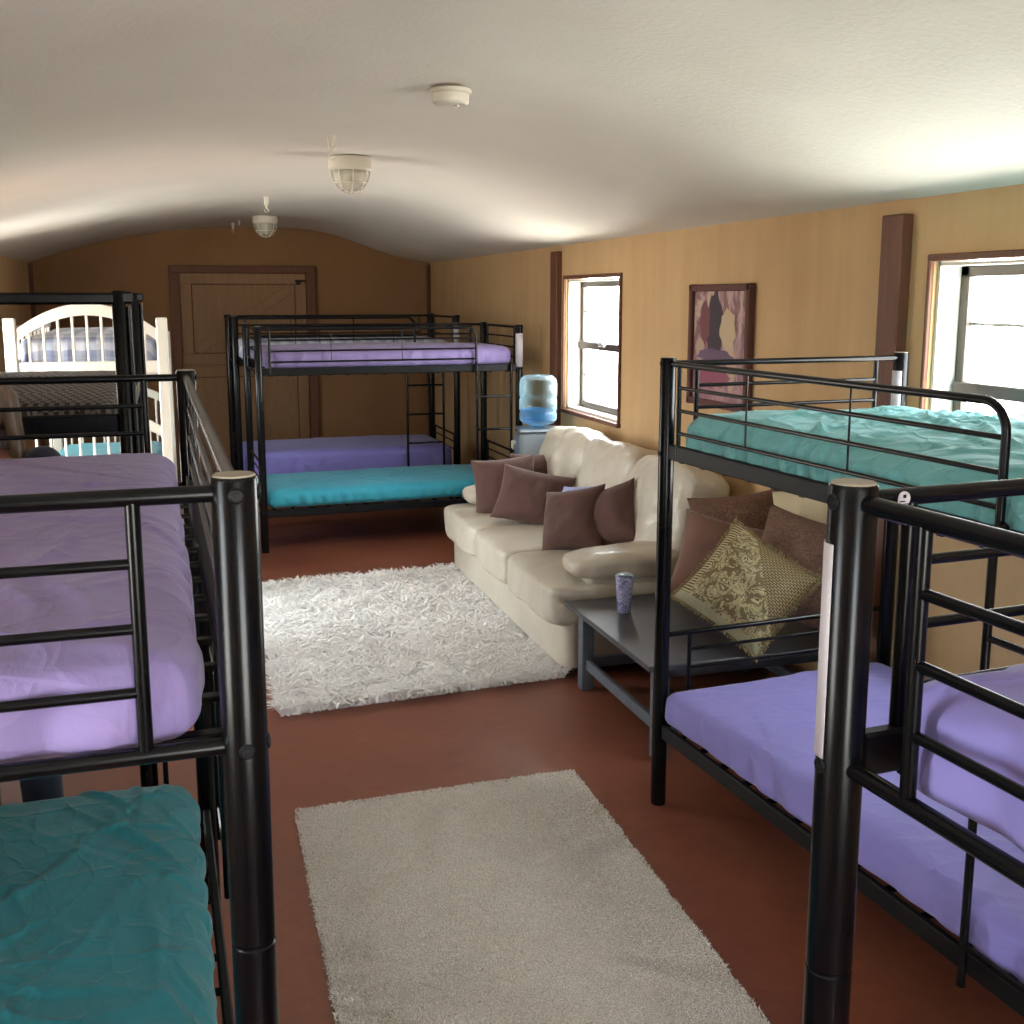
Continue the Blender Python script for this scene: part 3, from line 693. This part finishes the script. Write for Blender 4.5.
#PILLOWS#
pillow('throw_pillow', 'brown pillow tucked at the far arm of the sofa', (1.99, 6.65, .633), orient((-.3, -.85, .35), R_(6)), .42, .40, .20, M['brown'], 1, group=GP)
pillow('throw_pillow', 'large brown pillow in front of the far-arm pillow, seams toward the camera', (2.06, 6.28, .625), orient((-.45, -.85, .5), R_(-10)), .47, .36, .22, M['brown'], 2, group=GP)
pillow('throw_pillow', 'small brown pillow barely showing at the far back corner', (2.25, 6.78, .655), orient((-.4, -.75, .4), R_(3)), .38, .36, .15, M['brown'], 3, group=GP)
pillow('throw_pillow', 'blue-lavender pillow peeking out behind the dark pillows', (2.17, 5.83, .625), orient((-.7, -.3, .5), R_(10)), .30, .32, .13, M['lavender'], 4, group=GP)
pillow('throw_pillow', 'dark brown pillow leaning in the middle of the sofa, corner up', (2.05, 5.54, .63), orient((-.80, -.50, .45), R_(14)), .40, .38, .22, M['brown'], 5, group=GP)
pillow('throw_pillow', 'dark brown pillow leaning beside the near arm, point up', (2.22, 5.42, .66), orient((-.88, -.35, .35), R_(24)), .38, .36, .20, M['brown'], 6, group=GP)

# ------------------------------------------------------------------ corner table
TBL = (1.70, 3.72, 0); tb = empty('corner_table', TBL, 0, 'low grey painted wooden table between sofa and right bunk', 'table')
TW, TD, TZ = .98, .98, .425
MB().box((TW/2, TD/2, TZ-.0125), (TW, TD, .025), bev=.004).build('tabletop', M['greytop'], tb)
for x in (.09, TW-.06):
    for y in (.09, TD-.06): MB().box((x, y, (TZ-.025)/2), (.06, .06, TZ-.025), bev=.004).build('leg', M['grey'], tb)
for a, c in ((.09, 'x'), (TW-.06, 'x'), (.09, 'y'), (TD-.06, 'y')):
    for z, hh, nm in ((TZ-.055, .06, 'apron'), (.13, .05, 'stretcher')):
        if c == 'x': MB().box((a, TD/2+.015, z), (.025, TD-.2, hh), bev=.003).build(nm, M['grey'], tb)
        else: MB().box((TW/2+.015, a, z), (TW-.2, .025, hh), bev=.003).build(nm, M['grey'], tb)
GT = 'pillows heaped on the grey table'
pillow('throw_pillow', 'plain suede-brown pillow leaning on the sofa end', (2.33, 4.30, .655), orient((-.35, -.85, .45), R_(-14)), .46, .42, .20, M['suede'], 11, group=GT)
pillow('throw_pillow', 'textured chocolate pillow nearest the wall at the right of the heap', (2.47, 3.90, .72), orient((-.65, -.65, .4), R_(-12)), .44, .46, .22, M['chenille'], 12, group=GT)
pillow('throw_pillow', 'textured brown pillow rising behind the plain suede one', (2.47, 4.42, .74), orient((-.35, -.85, .4), R_(8)), .44, .44, .18, M['chenille'], 13, group=GT)
pillow('throw_pillow', 'cream pillow against the wall at the back of the heap', (2.60, 4.05, .86), orient((-.9, -.3, .2), R_(15)), .40, .36, .14, M['creampillow'], 14, group=GT)
gp = pillow('throw_pillow', 'gold brocade pillow with fringed edge, tipped on one corner', (2.19, 3.86, .67), orient((-.45, -.72, .62), R_(-34)), .43, .43, .20, M['brocade'], 15, group=GT)
f = MB(); per = []
for k in range(4):
    for q in range(34):
        t = q/34*2-1; a = .217*(1-.08*(1-t*t)); per.append([(t*.217, -a), (a, t*.217), (-t*.217, a), (-a, -t*.217)][k])
for (x, y) in per:
    d = Vector((x, y, 0)).normalized(); c = Vector((x, y, .01*noise.noise(Vector((x*3+15, y*3, 7)))))
    for _ in range(3):
        e = c+d*random.uniform(.008, .015)+Vector((random.uniform(-.006,.006), random.uniform(-.006,.006), random.uniform(-.006,.006)))
        f.tube([c-d*.004, e], [.0035, .002], 6)
f.build('fringe', M['fringe'], gp)

# tumbler
tm = empty('tumbler', (1.90, 4.45, TZ), 0, 'marbled purple-blue tumbler standing on the grey table by the sofa arm', 'tumbler')
MB().lathe([(0,0), (.028,0), (.030,.004), (.036,.09), (.041,.165), (.0415,.170), (.039,.170)], n=32).build('cup', M['tumbler'], tm)
MB().lathe([(.039,.166), (.039,.174), (.032,.178), (0,.178)], n=32).build('lid', M['bottle'], tm)

# ------------------------------------------------------------------ water dispenser
wd = empty('water_dispenser', (2.47, 7.42, 0), R_(-100), 'silver water cooler with clear blue bottle by the far window', 'water dispenser')
MB().box((0, 0, .455), (.29, .30, .89), bev=.025).box((0, 0, .905), (.30, .31, .02), bev=.008).build('cabinet', M['silver'], wd)
MB().box((-.06, -.152, .50), (.12, .012, .72), bev=.005).build('front_panel', M['bluegrey'], wd)
for dx in (-.09, -.04):
    MB().box((dx, -.17, .80), (.02, .03, .03), bev=.005).tube([(dx, -.178, .80), (dx, -.178, .76)], .008, 10).build('tap', M['whiteplastic'], wd)
bt = MB().lathe([(0,.915), (.045,.915), (.05,.93), (.115,.955), (.135,.975), (.136,1.02), (.129,1.035), (.136,1.05), (.136,1.12), (.129,1.135), (.136,1.15), (.136,1.235), (.128,1.27), (.10,1.295), (.0,1.30)], n=40).build('bottle', M['bottle'], wd)
MB().lathe([(0,.92), (.045,.925), (.11,.96), (.128,.98), (.128,1.02), (.122,1.035), (.128,1.05), (.128,1.045), (0,1.045)], n=40).build('water', M['water'], bt)

# ------------------------------------------------------------------ picture
pc = empty('framed_picture', (XR, 5.13, 1.595), 0, 'tall framed abstract picture in mauve and pink on the right wall', 'picture')
pw, ph = .665, .645
f = MB()
for (c, d) in (((-.02, 0, ph/2-.02), (.04, pw, .035)), ((-.02, 0, -ph/2+.02), (.04, pw, .035)), ((-.02, pw/2-.02, 0), (.04, .035, ph)), ((-.02, -pw/2+.02, 0), (.04, .035, ph))): f.box(c, d, bev=.005)
M['pframe'] = wood('dark_red_frame', '#4a241e', '#5c3027'); f.build('frame', M['pframe'], pc)
n = NT('picture_print'); f1 = n.noise(3.2, 5, .55, (1, 1.6, 1), 2.2)
c_ = n.ramp(f1, [(.28, '#4a3a3a'), (.40, '#6e5552'), (.47, '#876462'), (.53, '#a8858a'), (.60, '#c3ad97'), (.70, '#7a5852')])
s_ = n.n('ShaderNodeSeparateXYZ'); n.l(n.tc.outputs['Object'], s_.inputs[0])
c_ = n.mix(n.ramp(mth(n, 'ADD', s_.outputs[2], .5), [(.30, (.55,.55,.55,1)), (.62, (0,0,0,1))]), c_, '#9a6e7c'); n.set(Base_Color=c_, Roughness=.4); M['print'] = n.m
MB().box((-.012, 0, 0), (.012, pw-.05, ph-.05)).build('print', M['print'], pc, smooth=0)
# generic shapes in the print, lying on its surface
def patch(name, pts, col, d):
    b = MB(); m = len(pts); vs = [(-.0185-d, y, z) for y, z in pts]+[(-.0178, y, z) for y, z in pts]
    b.add(vs, [tuple(range(m)), tuple(reversed(range(m, 2*m)))]+[(i, (i+1) % m, (i+1) % m+m, i+m) for i in range(m)])
    b.build(name, simple(name+'_ink', col, .45), pc, smooth=0)
def blob(cy, cz, ry, rz, k=18, j=.15, sd=0): return [(cy+ry*math.cos(2*PI*i/k)*(1+j*math.sin(i*1.7+sd)), cz+rz*math.sin(2*PI*i/k)*(1+j*math.cos(i*2.3+sd))) for i in range(k)]
patch('dark_shape', blob(.06, .07, .09, .22, sd=1), '#3d3138', .0002); patch('red_shape', blob(.17, .12, .06, .11, sd=2), '#6e3f42', .0004)
patch('pale_shape', blob(-.085, .09, .085, .10, sd=3), '#b8a384', .0006); patch('lilac_shape', blob(.05, -.05, .20, .035, sd=4), '#665068', .0008); patch('cream_shape', blob(-.13, -.10, .05, .13, sd=6), '#b59c84', .0004); patch('tan_shape', blob(.22, -.02, .05, .06, sd=7), '#ab9480', .0005); patch('rose_shape', blob(.06, -.16, .17, .06, sd=5), '#8a4a5e', .0006)

# ------------------------------------------------------------------ ceiling fittings
def cz(x, y): return ceil_z(x)
#CEILFIT#
def smoke(x, y):
    z = cz(x, y)-.004
    r = empty('smoke_detector', (x, y, z), 0, 'round white smoke detector on the ceiling nearest the camera', 'smoke detector')
    MB().lathe([(0,0), (.072,0), (.074,-.006), (.074,-.014), (.066,-.016)], n=36).build('base', M['white'], r)
    MB().lathe([(.064,-.014), (.066,-.018), (.064,-.045), (.055,-.052), (0,-.053)], n=36).build('body', M['white'], r)
    MB().lathe([(.010,-.052), (.010,-.057), (0,-.058)], (.02,0,0), 14).build('button', M['whiteplastic'], r)
def bulkhead(x, y, label, gx, gy, sc=1.0):
    z = cz(x, y)-.003
    r = empty('ceiling_light', (x, y, z), 0, label, 'ceiling light', 'caged ceiling lights'); r.scale = (sc,)*3
    MB().lathe([(0,0), (.085,0), (.088,-.006), (.088,-.045), (.080,-.052), (.070,-.052)], n=36).build('base', M['whiteplastic'], r)
    g = MB().lathe([(.070,-.05), (.071,-.07), (.062,-.105), (.040,-.128), (0,-.136)], n=32).build('globe', M['lampglass'], r)
    MB().ball((0,0,-.075), (.028,.028,.035), 14).build('bulb', M['whiteplastic'], g)
    c = MB()
    for k in range(4):
        a = PI*k/4
        c.tube([(.079*math.sin(t)*math.cos(a), .079*math.sin(t)*math.sin(a), -.048-.095*math.cos(t)) for t in np.linspace(-PI/2, PI/2, 17)], .0028, 6)
    c.tube([(.066*math.cos(t), .066*math.sin(t), -.100) for t in np.linspace(0, 2*PI, 33)], .0026, 6); c.build('cage', M['whiteplastic'], r)
    w = MB(); w.tube([(gx, gy, 0), (gx, gy, -.004)], .012, 12); w.tube([(gx, gy, 0), (gx, gy, -.045)], .0085, 12); w.tube([(gx, gy, -.045), (gx, gy, -.056)], .005, 10)
    w.tube([(gx, gy, -.054), (gx*.85, gy*.85, -.060), (gx*.55, gy*.55, -.05), (gx*.4, gy*.4, -.035)], .0025, 8); w.build('cable_gland', M['whiteplastic'], r)
smoke(.97, 3.91)
bulkhead(.92, 5.93, 'caged round ceiling light nearer the camera', 0, 0, 1.30)
bulkhead(.82, 10.36, 'caged round ceiling light farther away', 0, 0, 1.30)
def hook(x, y, s, label):
    z = cz(x, y)-.002; h = MB(); h.lathe([(0,0), (.02*s,0), (.02*s,-.008*s), (.014*s,-.014*s), (.014*s,-.055*s), (.009*s,-.062*s), (.004*s,-.075*s), (0,-.075*s)], (x,y,z), 16)
    h.tube([(x+.012*s*math.sin(t), y, z-.086*s+.012*s*math.cos(t)) for t in np.linspace(0, 1.7*PI, 14)], .0028*s, 7)
    tag(h.build('ceiling_hook', M['whiteplastic']), label, 'hook', 'ceiling hooks')
hook(.706, 5.08, 1.15, 'pale stub with wire hook hanging just before the nearer caged light')
hook(.67, 8.3, 1.15, 'pale stub with wire hook before the farther caged light')
hook(.58, 11.3, .9, 'pale hook close to the far wall, larger of two')
hook(.62, 10.9, .6, 'tiny pale hook close to the far wall, smaller of two')

# ------------------------------------------------------------------ person between the left bunks
PX, PY = -.57, 3.485
pr_ = empty('person', (PX, PY, 0), R_(-8), 'person with long brown hair and navy top standing at far left', 'person')
HC = 1.515
b = MB()
# head
b.ball((0, .005, HC+.015), (.073, .092, .098), 28); b.ball((0, -.02, HC-.045), (.056, .066, .062), 20); b.ball((0, -.045, HC-.085), (.026, .026, .020), 14)
b.tube([(0, -.078, HC+.015), (0, -.098, HC-.018)], [.009, .014], 10); b.ball((0, -.098, HC-.020), (.016, .014, .011), 12)
for s in (-1, 1):
    b.ball((s*.036, -.062, HC-.022), (.022, .02, .018), 12); b.ball((s*.074, .005, HC-.005), (.010, .018, .030), 12); b.ball((s*.030, -.080, HC+.030), (.022, .009, .008), 10)
b.ball((0, -.080, HC-.053), (.021, .012, .007), 12)
b.limb((0, .015, HC-.06), (0, .03, HC-.17), .048, .052)
sh = HC-.145
b.ball((0, .03, sh-.03), (.165, .075, .065), 22); b.ball((0, .03, sh-.16), (.135, .092, .15), 22); b.ball((0, .03, sh-.34), (.118, .082, .14), 22); b.ball((0, .03, sh-.50), (.158, .100, .13), 22)
for s in (-1, 1):
    S = (s*.165, .03, sh-.015); E_ = (s*.215, .04, sh-.29); W_ = (s*.225, -.03, sh-.52)
    b.limb(S, E_, .048, .037); b.limb(E_, W_, .037, .024)
    b.ball((s*.225, -.045, sh-.565), (.016, .036, .046), 14)
    for q, (oy, ln) in enumerate(((-.075, .062), (-.056, .072), (-.037, .068), (-.019, .054))):
        a = Vector((s*.225, oy, sh-.60)); m1 = a+Vector((-s*.004, -.004, -ln*.55)); m2 = m1+Vector((-s*.016, .004, -ln*.5)); b.limb(a, m1, .0085, .0078, 10); b.limb(m1, m2, .0078, .0068, 10)
    a = Vector((s*.220, -.068, sh-.545)); m1 = a+Vector((-s*.012, -.026, -.026)); m2 = m1+Vector((-s*.006, -.006, -.028)); b.limb(a, m1, .011, .009, 10); b.limb(m1, m2, .009, .0075, 10)
    Hh = (s*.085, .03, sh-.55); K = (s*.092, .015, .44); A_ = (s*.095, .04, .075)
    b.limb(Hh, K, .082, .053); b.limb(K, (s*.094, .035, .30), .053, .052); b.limb((s*.094, .035, .30), A_, .052, .032)
    b.ball((s*.097, -.01, .038), (.04, .105, .035), 16)
bo = b.build('body', M['skin'], pr_, smooth=80)
def remesh(o, v, sm=3):
    m = o.modifiers.new('r', 'REMESH'); m.mode = 'VOXEL'; m.voxel_size = v
    s = o.modifiers.new('s', 'SMOOTH'); s.factor = .5; s.iterations = sm
    dg = bpy.context.evaluated_depsgraph_get(); me = bpy.data.meshes.new_from_object(o.evaluated_get(dg)); o.modifiers.clear()
    mt = o.data.materials[0]; o.data = me; me.materials.clear(); me.materials.append(mt); me.shade_smooth()
remesh(bo, .0065, 2)
for s in (-1, 1):
    e = MB().ball((s*.030, -.071, HC+.010), (.0135, .0125, .0095), 16).build('eye', M['eyew'], pr_); MB().ball((s*.030, -.0815, HC+.010), (.0055, .003, .0055), 12).build('iris', M['iris'], e)
MB().ball((0, -.0885, HC-.053), (.020, .006, .006), 14).build('lips', M['lip'], pr_)
# shirt
b = MB(); b.ball((0, .03, sh-.035), (.172, .085, .060), 22); b.ball((0, .03, sh-.16), (.148, .104, .16), 22); b.ball((0, .03, sh-.34), (.138, .098, .17), 22); b.ball((0, .03, sh-.46), (.165, .112, .11), 22)
for s in (-1, 1): b.limb((s*.165, .03, sh-.018), (s*.215, .04, sh-.29), .060, .050); b.limb((s*.215, .04, sh-.29), (s*.224, -.02, sh-.49), .050, .038)
so = b.build('top', M['navy'], pr_, smooth=80); remesh(so, .009, 3)
b = MB(); b.ball((0, .03, sh-.52), (.166, .110, .11), 22)
for s in (-1, 1): b.limb((s*.085, .03, sh-.55), (s*.092, .015, .44), .092, .066); b.limb((s*.092, .015, .44), (s*.095, .035, .13), .066, .055)
so = b.build('trousers', M['denim'], pr_, smooth=80); remesh(so, .010, 2)
for s in (-1, 1): so = MB().ball((s*.097, -.015, .045), (.048, .125, .046), 20).box((s*.097, -.015, .012), (.08, .23, .022), bev=.01).build('shoe', M['shoe'], pr_, smooth=60)
# hair: cap + strands
b = MB()
b.ball((0, .022, HC+.030), (.086, .098, .098), 28); b.ball((0, .085, HC-.11), (.105, .055, .19), 24)
for k in range(46):
    a = R_(-215+250*k/45+random.uniform(-2, 2)); cx, cy = math.cos(a), math.sin(a)
    if -math.sin(a) > .35: continue
    L0 = HC+.06; l = random.uniform(.30, .40)
    pts = [(cx*.055, .02+cy*.062, HC+.105), (cx*.088, .02+cy*.092, L0-.02), (cx*.098, .022+cy*.098, L0-.14), (cx*(.105+random.uniform(0,.015)), .03+cy*.10, L0-.14-l*.35), (cx*(.10+random.uniform(0,.03)), .035+cy*.105, L0-.13-l*.6)]
    b.tube(pts, [.014, .019, .019, .017, .006], 8)
ho = b.build('hair', M['hair'], pr_, smooth=80); remesh(ho, .007, 2)
# keep the face clear of hair
me = ho.data
for v in me.vertices:
    if v.co.y < -.045 and abs(v.co.x) < .058 and v.co.z < HC+.075: v.co.y = max(v.co.y, -.03)

# ------------------------------------------------------------------ world, camera
W_ = bpy.data.worlds.new('World'); SC.world = W_; W_.use_nodes = True; t = W_.node_tree; bg = t.nodes['Background']
tc = t.nodes.new('ShaderNodeTexCoord'); sp = t.nodes.new('ShaderNodeSeparateXYZ'); cr = t.nodes.new('ShaderNodeValToRGB')
mr = t.nodes.new('ShaderNodeMapRange'); mr.inputs[1].default_value = -1; mr.inputs[2].default_value = 1
t.links.new(tc.outputs['Generated'], sp.inputs[0]); t.links.new(sp.outputs[2], mr.inputs[0]); t.links.new(mr.outputs[0], cr.inputs[0]); t.links.new(cr.outputs[0], bg.inputs[0])
e = cr.color_ramp.elements; e[0].position = .47; e[0].color = (1.02, .98, .88, 1); e[1].position = .53; e[1].color = (.90, .96, 1.0, 1)
bg.inputs[1].default_value = 20.0

cd = bpy.data.cameras.new('camera'); co = bpy.data.objects.new('camera', cd); COL.objects.link(co); SC.camera = co
F, YH, XV, H, CX, CY = 1085., 297., 175., 1.85, 512., 480.
phi = math.atan((CY-YH)/F); th = math.atan((CX-XV)*math.cos(phi)/F)
cd.sensor_fit = 'HORIZONTAL'; cd.sensor_width = 36; cd.lens = 36*F/1024; cd.shift_x = 0; cd.shift_y = (CY-512)/1024; cd.clip_start = .02
co.location = (0, 0, H); co.rotation_euler = (PI/2-phi, 0, -th)
vs_ = SC.view_settings; vs_.view_transform = 'Standard'; vs_.look = 'None'; vs_.gamma = 1; vs_.use_curve_mapping = False; vs_.exposure = 0.38
SC.cycles.use_denoising = True; SC.cycles.max_bounces = 10; SC.cycles.diffuse_bounces = 7; SC.cycles.transparent_max_bounces = 12; SC.cycles.sample_clamp_indirect = 8
